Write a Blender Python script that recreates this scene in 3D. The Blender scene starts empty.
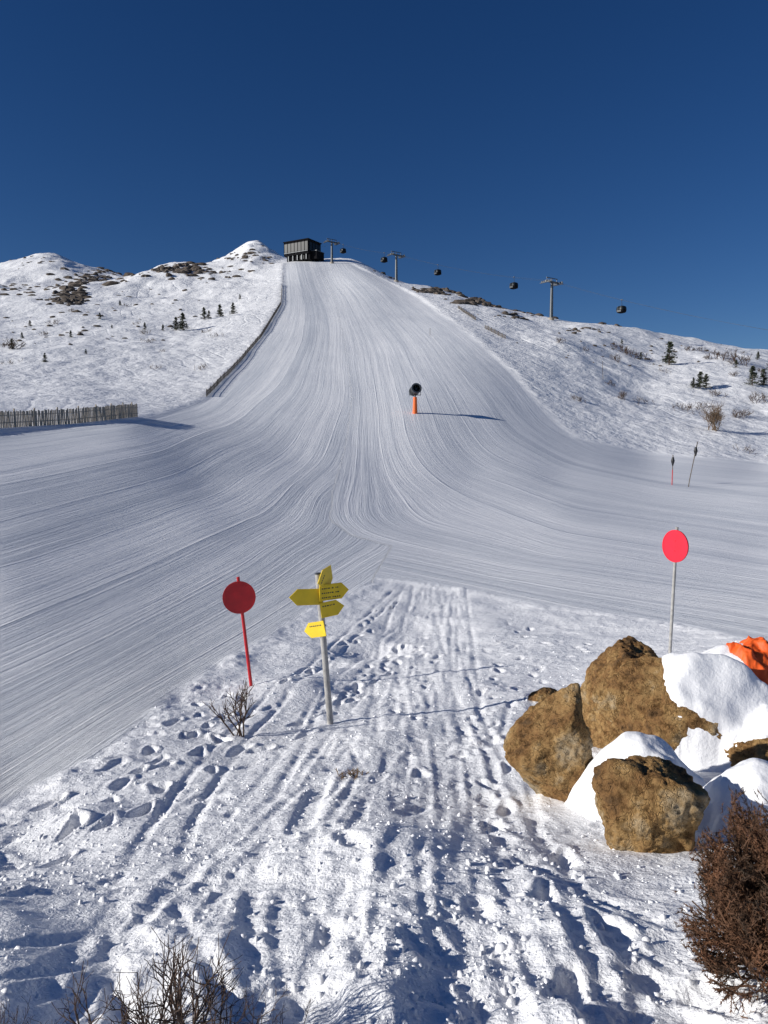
import bpy, math, random
import numpy as np
from mathutils import Vector, Matrix, noise as mnoise
from mathutils.bvhtree import BVHTree

R = random.Random(7)
NR = np.random.RandomState(11)
F = 26/36*1024
P = math.radians(5)
scene = bpy.context.scene

# ---------------------------------------------------------------- survey helpers
def T_of(v): return np.tan(np.arctan((512-np.asarray(v, float))/F)-P)
def A_of(u, v):
    k = (512-np.asarray(v, float))/F
    return (np.asarray(u, float)-384)/F/(math.cos(P)+k*math.sin(P))
def W(u, v, Y): return Vector((float(A_of(u, v))*Y, Y, float(T_of(v))*Y))
def v_of_T(T): return 512-F*math.tan(math.atan(T)+P)

pts = []   # (a, Y, T)
def cz(Y, cols, zs):
    for u, z in zip(cols, zs):
        T = z/Y
        pts.append((float(A_of(u, v_of_T(T))), Y, T))
def cv(lst):
    for u, v, Y in lst:
        pts.append((float(A_of(u, v)), Y, float(T_of(v))))
C7 = [-300, 0, 200, 384, 560, 768, 1060]
cz(1.5, C7, [-1.65]*7)
cz(2.2, C7, [-1.8, -1.8, -1.78, -1.75, -1.75, -1.75, -1.75])
cz(3.5, C7, [-2.3, -2.25, -2.2, -2.15, -2.15, -2.15, -2.1])
cz(5, C7, [-3.0, -2.9, -2.7, -2.6, -2.58, -2.52, -2.4])
cz(8, C7, [-3.6, -3.55, -3.40, -3.25, -3.2, -3.0, -2.8])
cz(12, C7, [-3.6, -3.85, -4.05, -4.0, -3.8, -3.4, -3.2])
cz(20, C7, [-3.1, -3.6, -4.5, -4.7, -4.5, -4.2, -4.0])
cz(38, C7, [-1.8, -2.3, -4.0, -5.1, -5.2, -5.3, -5.3])
cz(60, C7, [0.9, 0.0, -2.7, -4.6, -5.0, -4.9, -4.6])
cv([(u, v, 85) for u, v in [(-300, 410), (0, 417), (130, 424), (200, 440), (300, 456), (384, 464), (470, 471), (560, 479), (768, 484), (1060, 486)]])
cv([(u, v, 115) for u, v in [(-300, 385), (0, 393), (130, 402), (200, 408), (300, 412), (415, 414), (480, 422), (560, 438), (650, 455), (768, 462), (1060, 465)]])
cv([(u, v, 150) for u, v in [(-300, 355), (0, 366), (130, 373), (200, 377), (262, 376), (384, 376), (480, 378), (560, 395), (650, 412), (768, 422), (1060, 430)]])
cv([(u, v, 200) for u, v in [(-300, 325), (0, 336), (130, 341), (262, 338), (384, 338), (475, 337), (560, 350), (650, 373), (768, 380), (1060, 400)]])
cv([(u, v, 270) for u, v in [(-300, 300), (0, 311), (130, 313), (200, 310), (262, 305), (340, 304), (420, 304), (490, 311), (547, 321), (600, 327), (650, 335), (700, 342), (768, 352), (1060, 380)]])
cv([(420, 286, 350), (460, 294, 322), (500, 308, 295), (365, 267, 385), (460, 300, 370), (500, 318, 370)])
cv([(250, 285, 340), (200, 288, 340), (150, 292, 330), (330, 278, 345)])
cv([(285, 262, 400), (325, 261, 400), (350, 262, 400), (300, 261, 400), (250, 262, 410), (205, 265, 430), (178, 265, 420), (150, 271, 400), (115, 282, 385), (60, 289, 370), (0, 290, 370), (-300, 285, 370)])
cv([(250, 243, 500), (270, 250, 490), (228, 255, 490), (285, 262, 480)])
cv([(0, 298, 470), (60, 299, 470), (115, 292, 470), (150, 282, 480), (178, 277, 540), (205, 277, 540), (-300, 300, 470)])
cv([(240, 275, 640), (290, 275, 560), (350, 278, 560), (420, 300, 450), (500, 330, 450)])
cv([(0, 266, 760), (25, 259, 760), (50, 254, 760), (80, 265, 760), (115, 275, 760), (150, 286, 760), (-100, 274, 760), (-300, 268, 760), (200, 290, 760)])
cv([(u, v, 400) for u, v in [(547, 340), (600, 350), (650, 358), (700, 366), (768, 376), (1060, 400)]])
cv([(u, v, 1100) for u, v in [(-300, 310), (0, 310), (100, 310), (200, 320), (384, 330), (600, 380), (768, 400), (1060, 415)]])
cv([(u, 438, 3500) for u in (-300, 0, 384, 768, 1060)])
pts = np.array(pts)

KA = 4.0
def rbf_fit(ax, ly, val, eps=0.06, ridge=1e-6):
    q = np.stack([KA*ax, ly], 1); n = len(q)
    d = np.sqrt(((q[:, None]-q[None])**2).sum(-1)+eps*eps)
    M = np.zeros((n+3, n+3)); M[:n, :n] = -d + ridge*np.eye(n)
    M[:n, n] = 1; M[:n, n+1:] = q; M[n, :n] = 1; M[n+1:, :n] = q.T
    w = np.linalg.solve(M, np.concatenate([val, [0, 0, 0]]))
    def ev(a, l):
        a = np.asarray(a).ravel(); l = np.asarray(l).ravel(); out = np.empty(len(a))
        for i in range(0, len(a), 20000):
            Q = np.stack([KA*a[i:i+20000], l[i:i+20000]], 1)
            dd = np.sqrt((Q[:, None, 0]-q[None, :, 0])**2+(Q[:, None, 1]-q[None, :, 1])**2+eps*eps)
            out[i:i+20000] = -dd@w[:n]+w[n]+Q@w[n+1:]
        return out
    return ev

NA, NL = 440, 440
GA = np.linspace(-1.0, 1.0, NA); GL = np.linspace(math.log(1.4), math.log(3600), NL)
MA, ML = np.meshgrid(GA, GL, indexing='ij')
tf = rbf_fit(pts[:, 0], np.log(pts[:, 1]), pts[:, 2], .12)
GT = tf(MA, ML).reshape(NA, NL)

def gsamp(G, a, l):
    fa = np.clip((a-GA[0])/(GA[1]-GA[0]), 0, NA-1.001); fl = np.clip((l-GL[0])/(GL[1]-GL[0]), 0, NL-1.001)
    ia = fa.astype(int); il = fl.astype(int); fa = fa-ia; fl = fl-il
    return (G[ia, il]*(1-fa)*(1-fl)+G[ia+1, il]*fa*(1-fl)+G[ia, il+1]*(1-fa)*fl+G[ia+1, il+1]*fa*fl)

LL = np.linspace(math.log(1.6), math.log(1200), 3000)
def hit(u, v):
    """world ground point seen on a bearing"""
    a = float(A_of(u, v)); T = float(T_of(v))
    tt = gsamp(GT, np.full(3000, a), LL)
    i = np.argmax(tt >= T)
    if not (tt >= T).any(): i = int(np.argmax(tt))
    return a, math.exp(LL[i])
def poly_world(pl, step=12):
    out = []
    for (u0, v0), (u1, v1) in zip(pl[:-1], pl[1:]):
        n = max(1, int(math.hypot(u1-u0, v1-v0)/step))
        for i in range(n):
            t = i/n; out.append(hit(u0+(u1-u0)*t, v0+(v1-v0)*t))
    out.append(hit(*pl[-1]))
    return np.array(out)

def sdist(px, py, poly):
    d = np.full(px.shape, 1e18); ins = np.zeros(px.shape, bool)
    n = len(poly)
    for i in range(n):
        x0, y0 = poly[i]; x1, y1 = poly[(i+1) % n]
        ex, ey = x1-x0, y1-y0; L2 = ex*ex+ey*ey
        if L2 < 1e-12: continue
        t = np.clip(((px-x0)*ex+(py-y0)*ey)/L2, 0, 1)
        d = np.minimum(d, (px-x0-t*ex)**2+(py-y0-t*ey)**2)
        c = ((y0 > py) != (y1 > py))
        if ey != 0: ins ^= c & (px < ex*(py-y0)/ey+x0)
    d = np.sqrt(d)
    return np.where(ins, d, -d)

# piste outline
left_edge = [(285, 263), (284, 300), (262, 338), (235, 368), (205, 400), (137, 421), (0, 432), (-280, 440)]
low_edge = [(-280, 960), (0, 803), (60, 775), (150, 715), (235, 655), (375, 578), (400, 580), (470, 590), (560, 606), (660, 622), (768, 640), (1040, 690)]
right_edge = [(1040, 478), (768, 463), (640, 452), (575, 438), (535, 400), (510, 370), (470, 336), (420, 298), (350, 263)]
pw = []
for seg in (left_edge, low_edge, right_edge): pw.append(poly_world(seg))
pw = np.concatenate(pw)
pwx = np.stack([pw[:, 0]*pw[:, 1], pw[:, 1]], 1)
GY = np.exp(ML); GX = MA*GY
GSD = sdist(GX.ravel(), GY.ravel(), pwx).reshape(NA, NL)

# groomer track lines
Ltr = [(0, [(285, 268), (284, 300), (262, 338), (235, 370), (200, 405), (130, 425), (0, 440), (-200, 450)]),
       (8, [(295, 268), (303, 300), (300, 340), (275, 385), (235, 418), (150, 450), (0, 480), (-200, 505)]),
       (16, [(305, 266), (318, 300), (322, 345), (310, 395), (275, 440), (190, 487), (0, 545), (-200, 595)]),
       (24, [(318, 264), (335, 300), (345, 345), (350, 400), (330, 460), (275, 515), (140, 580), (0, 640), (-150, 700)]),
       (30, [(333, 500), (325, 528), (250, 580), (120, 650), (0, 712)]),
       (38, [(388, 546), (250, 632), (100, 720), (0, 785)])]
Rtr = [(24, [(318, 262), (335, 300), (345, 345), (352, 400), (345, 450), (333, 495), (334, 520), (360, 540), (400, 550), (500, 572), (768, 612), (950, 640)]),
       (32, [(326, 262), (348, 300), (370, 345), (380, 400), (385, 440), (400, 480), (440, 515), (550, 550), (768, 583), (950, 605)]),
       (40, [(334, 262), (365, 300), (400, 345), (425, 400), (440, 440), (475, 475), (570, 510), (768, 540), (950, 555)]),
       (48, [(342, 262), (385, 300), (430, 345), (470, 400), (500, 440), (560, 470), (660, 492), (768, 505), (950, 515)]),
       (56, [(350, 262), (415, 297), (470, 338), (520, 380), (550, 420), (600, 447), (768, 465), (950, 472)]),
       (18, [(390, 565), (550, 598), (768, 640), (950, 675)])]
def sfield(tr):
    A, L, S = [], [], []
    for s, pl in tr:
        w = poly_world(pl, 25)
        A += list(w[:, 0]); L += list(np.log(w[:, 1])); S += [s]*len(w)
    return rbf_fit(np.array(A), np.array(L), np.array(S, float), 0.15, 1e-2)(MA, ML).reshape(NA, NL)
GSL = sfield(Ltr); GSR = sfield(Rtr)
seam = [(318, 262), (335, 300), (345, 345), (352, 400), (345, 450), (333, 490), (330, 520), (350, 535), (392, 546), (372, 580)]
sw = poly_world(seam, 8)
sp = [(KA*a, math.log(y)) for a, y in sw]
sp = [(sp[0][0], 8.5)]+sp+[(sp[-1][0], 0), (-6, 0), (-6, 8.5)]
GSEAM = sdist((KA*MA).ravel(), ML.ravel(), np.array(sp)).reshape(NA, NL)

# ---------------------------------------------------------------- numpy noise
def perlin(x, y, seed=0):
    xi = np.floor(x).astype(np.int64); yi = np.floor(y).astype(np.int64)
    xf = x-xi; yf = y-yi
    def g(ix, iy):
        h = (ix*374761393+iy*668265263+seed*2147483647) & 0xffffffff
        h = ((h ^ (h >> 13))*1274126177) & 0xffffffff
        h = h ^ (h >> 16)
        return (h & 0xffff)/65536.0*2*np.pi
    def dt(ix, iy, dx, dy):
        t = g(ix, iy); return np.cos(t)*dx+np.sin(t)*dy
    u = xf*xf*xf*(xf*(xf*6-15)+10); w = yf*yf*yf*(yf*(yf*6-15)+10)
    a = dt(xi, yi, xf, yf); b = dt(xi+1, yi, xf-1, yf); c = dt(xi, yi+1, xf, yf-1); d = dt(xi+1, yi+1, xf-1, yf-1)
    return (a*(1-u)+b*u)*(1-w)+(c*(1-u)+d*u)*w
def fbm(x, y, o=4, seed=0, g=0.5):
    r = 0; am = 1
    for i in range(o):
        r = r+am*perlin(x*2**i+17.3*i, y*2**i-9.1*i, seed+i); am *= g
    return r
def sstep(a, b, x):
    t = np.clip((x-a)/(b-a), 0, 1); return t*t*(3-2*t)

# ---------------------------------------------------------------- near-field trampled snow map
RX0, RY0, RS = -15.0, -2.5, 0.025
RW, RH = 1300, 1400
D = np.zeros((RW, RH)); TR = np.zeros((RW, RH))
def stamp(M, cx, cy, rad, fn, mode='add'):
    i0 = int((cx-rad-RX0)/RS); i1 = int((cx+rad-RX0)/RS)+1; j0 = int((cy-rad-RY0)/RS); j1 = int((cy+rad-RY0)/RS)+1
    if i0 < 0 or j0 < 0 or i1 >= RW or j1 >= RH: return
    X, Y = np.meshgrid(RX0+np.arange(i0, i1)*RS-cx, RY0+np.arange(j0, j1)*RS-cy, indexing='ij')
    h = fn(X, Y)
    if mode == 'add': M[i0:i1, j0:j1] += h
    else: M[i0:i1, j0:j1] = np.minimum(M[i0:i1, j0:j1], h)
def foot(cx, cy, th, d, sc=1.0):
    c, s = math.cos(th), math.sin(th); k1 = R.uniform(.1, .5); k2 = R.uniform(0, 6)
    def fn(X, Y):
        a = (X*c+Y*s)/(0.15*sc); b = (-X*s+Y*c)/(0.06*sc)
        e = np.sqrt(a*a+b*b)*(1+k1*.5*np.sin(3*np.arctan2(b, a)+k2))
        return -d*np.exp(-e**4)+0.35*d*np.exp(-((e-1.45)/0.33)**2)*(1+0.7*a/np.maximum(e, .3))
    stamp(D, cx, cy, 0.36*sc, fn)
def trail(pl, n_side=0.12, stepl=0.62, d=0.05, jit=0.12):
    P3 = [(hit(u, v)) for u, v in pl]; P3 = [(a*y, y) for a, y in P3]
    k = 0
    for (x0, y0), (x1, y1) in zip(P3[:-1], P3[1:]):
        L = math.hypot(x1-x0, y1-y0); n = max(1, int(L/stepl)); th = math.atan2(y1-y0, x1-x0)
        for i in range(n):
            t = i/n; s = n_side*(1 if k % 2 else -1); k += 1
            foot(x0+(x1-x0)*t-math.sin(th)*s+R.gauss(0, jit), y0+(y1-y0)*t+math.cos(th)*s+R.gauss(0, jit), th+R.gauss(0, .3), d*R.uniform(.4, 1.3), R.uniform(.8, 1.15))
for i in range(560):
    y = 2+20*R.random()**1.2; x = R.uniform(-0.62, 0.62)*y+R.uniform(-1, 1)
    foot(x, y, R.gauss(1.3, .9), R.uniform(0.004, 0.018), R.uniform(.7, 1.4))
trail([(-60, 900), (60, 835), (170, 770), (260, 700), (330, 660), (395, 600)], d=.06)
trail([(0, 860), (110, 790), (220, 720), (300, 720), (420, 640)], d=.05)
trail([(300, 1010), (340, 860), (400, 740), (430, 640), (440, 600)], d=.025)
trail([(620, 1010), (540, 900), (500, 800), (480, 700), (520, 620)], d=.04)
trail([(700, 1000), (600, 920), (520, 830), (490, 720)], d=.035)
trail([(480, 960), (500, 860), (470, 760), (540, 660), (620, 640)], d=.03)
trail([(240, 760), (400, 660), (520, 640), (640, 650)], d=.04)
trail([(20, 870), (140, 810), (250, 750), (330, 740)], d=.06)
trail([(0, 830), (70, 800), (160, 750), (230, 690)], d=.06)
trail([(560, 640), (620, 660), (600, 700)], d=.04); trail([(340, 700), (380, 670), (400, 640)], d=.05)
for i in range(30):      # broad hollows and lumps
    y = R.uniform(4, 16); x = R.uniform(-.5, .5)*y; r = R.uniform(.35, .8); d = R.uniform(-.06, .06); e_ = R.uniform(.5, 1.5)
    stamp(D, x, y, r*2.2, lambda X, Y: d*np.exp(-(X*X+Y*Y*e_)/(r*r)))
for (u, v, r, d) in [(290, 690, .8, .16), (235, 660, .5, .08), (370, 650, .7, -.20), (330, 665, .35, -.10), (345, 690, .5, -.10), (400, 625, .8, -.12), (310, 900, .3, -.05), (570, 965, .12, -.07), (60, 850, .35, -.07), (85, 820, .3, .09), (380, 740, .5, .06), (360, 860, .5, .05)]:
    a, y = hit(u, v); stamp(D, a*y, y, r*2.2, lambda X, Y: d*np.exp(-(X*X+Y*Y*.8)/(r*r)))
def ski(pl, gap=0.16, d=0.025, w=0.045, wob=.06):
    P3 = [(hit(u, v)) for u, v in pl]; P3 = [(a*y+R.gauss(0, wob), y) for a, y in P3]
    for _ in range(3):
        Q = [P3[0]]
        for p, q in zip(P3[:-1], P3[1:]):
            Q += [(p[0]*.75+q[0]*.25, p[1]*.75+q[1]*.25), (p[0]*.25+q[0]*.75, p[1]*.25+q[1]*.75)]
        P3 = Q+[P3[-1]]
    ph = R.uniform(0, 6)
    for (x0, y0), (x1, y1) in zip(P3[:-1], P3[1:]):
        L = math.hypot(x1-x0, y1-y0); n = max(1, int(L/0.03))
        nx, ny = -(y1-y0)/max(L, 1e-6), (x1-x0)/max(L, 1e-6)
        for i in range(n):
            t = i/n; yy = y0+(y1-y0)*t; dd = d*(.65+.35*math.sin(yy*1.7+ph))
            for s in (-gap, gap):
                stamp(TR, x0+(x1-x0)*t+nx*s, yy+ny*s, 0.13, lambda X, Y: -dd*np.exp(-(X*X+Y*Y)**2/(w**4)), 'min')
for k in range(20):
    o = R.gauss(0, 42); c = R.gauss(0, 30)
    ski([(470+o*1.8+c, 1060), (450+o-c, 880), (425+o*.7+c, 760), (430+o*.4-c*.6, 650), (438+o*.35, 585)], d=R.uniform(.010, .028), w=R.uniform(.04, .055), gap=R.uniform(.08, .26))
for k in range(7):
    o = R.gauss(0, 60); c = R.gauss(0, 60)
    ski([(250+o*2+c, 1060), (260+o, 900), (300+c, 780), (370+o*.4, 680), (430, 600)], d=R.uniform(.012, .026), w=R.uniform(.04, .055), gap=R.uniform(.08, .26))
ski([(180, 1040), (150, 900), (170, 820), (240, 730), (330, 650), (400, 590)], d=.035)
ski([(0, 960), (180, 900), (300, 800), (350, 740)], d=.022)
ski([(700, 1060), (560, 900), (480, 760), (450, 640), (430, 580)], d=.028)
ski([(760, 980), (600, 900), (420, 820), (330, 700)], d=.022)
ski([(120, 880), (330, 880), (480, 900)], d=.02, gap=.05)
ski([(300, 830), (330, 770), (350, 740)], d=.05, gap=.02, w=.08)
ski([(560, 1040), (600, 960), (500, 860), (520, 700)], d=.02)
ski([(390, 628), (450, 626)], d=.03, gap=.02)

def rsamp(M, x, y):
    fx = (x-RX0)/RS; fy = (y-RY0)/RS
    ok = (fx > 0) & (fx < RW-2) & (fy > 0) & (fy < RH-2)
    fx = np.clip(fx, 0, RW-2); fy = np.clip(fy, 0, RH-2)
    i = fx.astype(int); j = fy.astype(int); fx = fx-i; fy = fy-j
    v = M[i, j]*(1-fx)*(1-fy)+M[i+1, j]*fx*(1-fy)+M[i, j+1]*(1-fx)*fy+M[i+1, j+1]*fx*fy
    return v*ok

def coords(x, y):
    Ys = 0.5*(y+1.5+np.sqrt((y-1.5)**2+0.09))
    return np.clip(x/Ys, -1, 1), np.log(Ys), Ys
def terrain(x, y, want=False):
    x = np.atleast_1d(np.asarray(x, float)); y = np.atleast_1d(np.asarray(y, float))
    a, l, Ys = coords(x, y)
    z = gsamp(GT, a, l)*Ys
    sd = gsamp(GSD, a, l)
    sd = sd+0.35*np.clip(Ys/15, .3, 2)*fbm(x/(.1*Ys+.6), y/(.1*Ys+.6), 3, 90)
    off = 1-sstep(-0.5, 0.4, sd/np.clip(Ys/25, .35, 3))
    far = sstep(60, 180, Ys)
    away = sstep(0, 22, -sd)
    # off-piste hillside relief
    z = z+off*far*away*(2.2*fbm(x/42, y/42, 4, 3)+0.45*fbm(x/9, y/9, 3, 8))
    lm = sstep(-20, -70, x)*sstep(250, 380, Ys)*away
    z = z+off*lm*(4.0*(0.35-np.abs(fbm(x/38, y/50, 4, 21))))
    z = z+off*away*sstep(30, 70, Ys)*(1-far)*0.4*fbm(x/9, y/9, 4, 31)
    # piste edge bank
    z = z+sstep(120, 170, Ys)*np.exp(-((sd+1.8)/2.0)**2)*np.where(x < 0.05*Ys-5, .30, .22)*(.6+fbm(x/9, y/9, 2, 14))
    on = 1-off
    z = z+on*(0.05*fbm(x/7, y/7, 2, 40)*sstep(8, 30, Ys)+far*0.5*fbm(x/45, y/60, 3, 44))
    # trampled near snow
    nr = off*(1-sstep(30, 60, Ys))
    patch = .25+.75*sstep(-.25, .35, fbm(x/1.3, y/1.3, 2, 71))
    z = z+nr*(0.08*fbm(x/1.7, y/1.7, 3, 50)+0.018*fbm(x/.6, y/.6, 2, 53)+patch*(0.022*np.abs(fbm(x/.22, y/.22, 3, 55))+0.008*fbm(x/.08, y/.08, 2, 58)))
    z = z+nr*(rsamp(D, x, y)+rsamp(TR, x, y))
    z = z+(1-sstep(25, 40, Ys))*0.05*np.exp(-((sd+.25)/.3)**2)*(0.5+fbm(x/.5, y/.5, 3, 61))
    if want:
        sl = gsamp(GSL, a, l); sr = gsamp(GSR, a, l); se = gsamp(GSEAM, a, l)
        s = np.where(se > 0, sl, sr+100)
        return z, 1-off, s, se
    return z
def H(x, y): return float(terrain(x, y)[0])
def G(u, v, dz=0.0):
    a, Y = hit(u, v); x = a*Y
    return Vector((x, Y, H(x, Y)+dz))

# ---------------------------------------------------------------- materials
def mat(name, col, rough=0.7, var=0.15, vscale=8.0, bump=0.0, bscale=30.0, metal=0.0, col2=None, spec=0.5):
    m = bpy.data.materials.new(name); m.use_nodes = True
    nt = m.node_tree; b = nt.nodes['Principled BSDF']
    b.inputs['Roughness'].default_value = rough; b.inputs['Metallic'].default_value = metal
    b.inputs['Specular IOR Level'].default_value = spec
    tc = nt.nodes.new('ShaderNodeTexCoord')
    n = nt.nodes.new('ShaderNodeTexNoise'); n.inputs['Scale'].default_value = vscale; n.inputs['Detail'].default_value = 5
    nt.links.new(tc.outputs['Object'], n.inputs['Vector'])
    r = nt.nodes.new('ShaderNodeValToRGB')
    c2 = col2 if col2 else tuple(c*(1-var) for c in col)
    c1 = col if col2 else tuple(min(1, c*(1+var)) for c in col)
    r.color_ramp.elements[0].position = 0.35; r.color_ramp.elements[1].position = 0.65
    r.color_ramp.elements[0].color = (*c2, 1); r.color_ramp.elements[1].color = (*c1, 1)
    nt.links.new(n.outputs['Fac'], r.inputs['Fac']); nt.links.new(r.outputs['Color'], b.inputs['Base Color'])
    if bump:
        n2 = nt.nodes.new('ShaderNodeTexNoise'); n2.inputs['Scale'].default_value = bscale; n2.inputs['Detail'].default_value = 6
        nt.links.new(tc.outputs['Object'], n2.inputs['Vector'])
        bp = nt.nodes.new('ShaderNodeBump'); bp.inputs['Distance'].default_value = bump
        nt.links.new(n2.outputs['Fac'], bp.inputs['Height']); nt.links.new(bp.outputs['Normal'], b.inputs['Normal'])
    return m

M_red = mat('red_plastic', (0.52, 0.008, 0.014), 0.45, .12, 5)  # deeper red; the weaker light on the left disc is put into it
M_red_sunlit = mat('red_plastic_sunlit', (0.72, 0.005, 0.03), 0.5, .10, 5)  # lit copy of the red; sun on the right disc painted into colour
M_pole = mat('grey_pole', (0.36, 0.35, 0.33), 0.55, .18, 14)
M_wood = mat('weathered_wood', (0.36, 0.31, 0.25), 0.85, .3, 12, .004, 60)
M_woodd = mat('dark_weathered_wood', (0.12, 0.10, 0.08), 0.85, .3, 2)
M_yel = mat('sign_yellow', (0.80, 0.56, 0.015), 0.45, .08, 6)
M_blk = mat('black_paint', (0.02, 0.02, 0.022), 0.5, .2)
M_clad = mat('black_cladding', (0.010, 0.010, 0.012), 0.9, .2, 1, spec=.08)
M_dark = mat('dark_metal', (0.045, 0.05, 0.055), 0.45, .2, 5, metal=.3)
M_glass = mat('dark_glass', (0.012, 0.016, 0.02), 0.3, .2, spec=.15)
M_galv = mat('galvanised_steel', (0.11, 0.12, 0.13), 0.5, .15, 3, metal=.5)
M_org = mat('orange_pad', (0.80, 0.14, 0.02), 0.6, .1)
M_cloth = mat('orange_fabric', (0.80, 0.11, 0.012), 0.6, .12, 10, .01, 14)
M_bark = mat('bark', (0.10, 0.07, 0.05), 0.9, .3, 20)
M_twig = mat('dry_twig', (0.075, 0.045, 0.03), 0.85, .35, 20)
M_twigl = mat('light_twig', (0.15, 0.10, 0.06), 0.85, .35, 6)
M_need = mat('spruce_needles', (0.035, 0.045, 0.022), 0.8, .5, 1.5)
M_jun = mat('rusty_juniper', (0.19, 0.085, 0.04), 0.85, .3, 9, col2=(0.045, 0.028, 0.016))
M_grass = mat('dry_grass', (0.16, 0.10, 0.05), 0.9, .3, 20)
M_outc = mat('dark_rock', (0.10, 0.08, 0.065), 0.9, .4, .5, .15, 1.5)

def rock_mat():
    m = bpy.data.materials.new('ochre_rock'); m.use_nodes = True
    nt = m.node_tree; L = nt.links; b = nt.nodes['Principled BSDF']; b.inputs['Roughness'].default_value = .95
    b.inputs['Specular IOR Level'].default_value = .12
    tc = nt.nodes.new('ShaderNodeTexCoord')
    def nz(s, d=8, r=.6):
        n = nt.nodes.new('ShaderNodeTexNoise'); n.inputs['Scale'].default_value = s; n.inputs['Detail'].default_value = d; n.inputs['Roughness'].default_value = r
        L.new(tc.outputs['Object'], n.inputs['Vector']); return n
    n1 = nz(2.6, 7, .66); r1 = nt.nodes.new('ShaderNodeValToRGB'); L.new(n1.outputs['Fac'], r1.inputs['Fac'])
    e = r1.color_ramp.elements
    e[0].position = .34; e[0].color = (.12, .078, .045, 1); e[1].position = .66; e[1].color = (.62, .50, .33, 1)
    x = e.new(.43); x.color = (.31, .17, .07, 1); x = e.new(.54); x.color = (.47, .295, .125, 1)
    n2 = nz(17, 9, .75); r2 = nt.nodes.new('ShaderNodeValToRGB'); L.new(n2.outputs['Fac'], r2.inputs['Fac'])
    r2.color_ramp.elements[0].position = .40; r2.color_ramp.elements[0].color = (.30, .28, .25, 1); r2.color_ramp.elements[1].position = .51; r2.color_ramp.elements[1].color = (1, 1, 1, 1)
    mx = nt.nodes.new('ShaderNodeMixRGB'); mx.blend_type = 'MULTIPLY'; mx.inputs['Fac'].default_value = .75
    L.new(r1.outputs['Color'], mx.inputs['Color1']); L.new(r2.outputs['Color'], mx.inputs['Color2']); L.new(mx.outputs['Color'], b.inputs['Base Color'])
    vo = nt.nodes.new('ShaderNodeTexVoronoi'); vo.feature = 'DISTANCE_TO_EDGE'; vo.inputs['Scale'].default_value = 4
    nw = nz(4, 4); va = nt.nodes.new('ShaderNodeVectorMath'); va.operation = 'ADD'
    L.new(tc.outputs['Object'], va.inputs[0]); L.new(nw.outputs['Color'], va.inputs[1]); L.new(va.outputs[0], vo.inputs['Vector'])
    mr = nt.nodes.new('ShaderNodeMapRange'); L.new(vo.outputs['Distance'], mr.inputs[0])
    mr.inputs[1].default_value = 0; mr.inputs[2].default_value = .05
    n3_ = nz(15, 11, .75)
    ad = nt.nodes.new('ShaderNodeMath'); ad.operation = 'MULTIPLY_ADD'; ad.inputs[1].default_value = .22
    L.new(mr.outputs[0], ad.inputs[0]); L.new(n3_.outputs['Fac'], ad.inputs[2])
    bp = nt.nodes.new('ShaderNodeBump'); bp.inputs['Distance'].default_value = .06; L.new(ad.outputs[0], bp.inputs['Height']); L.new(bp.outputs['Normal'], b.inputs['Normal'])
    return m
M_rock = rock_mat()

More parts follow.
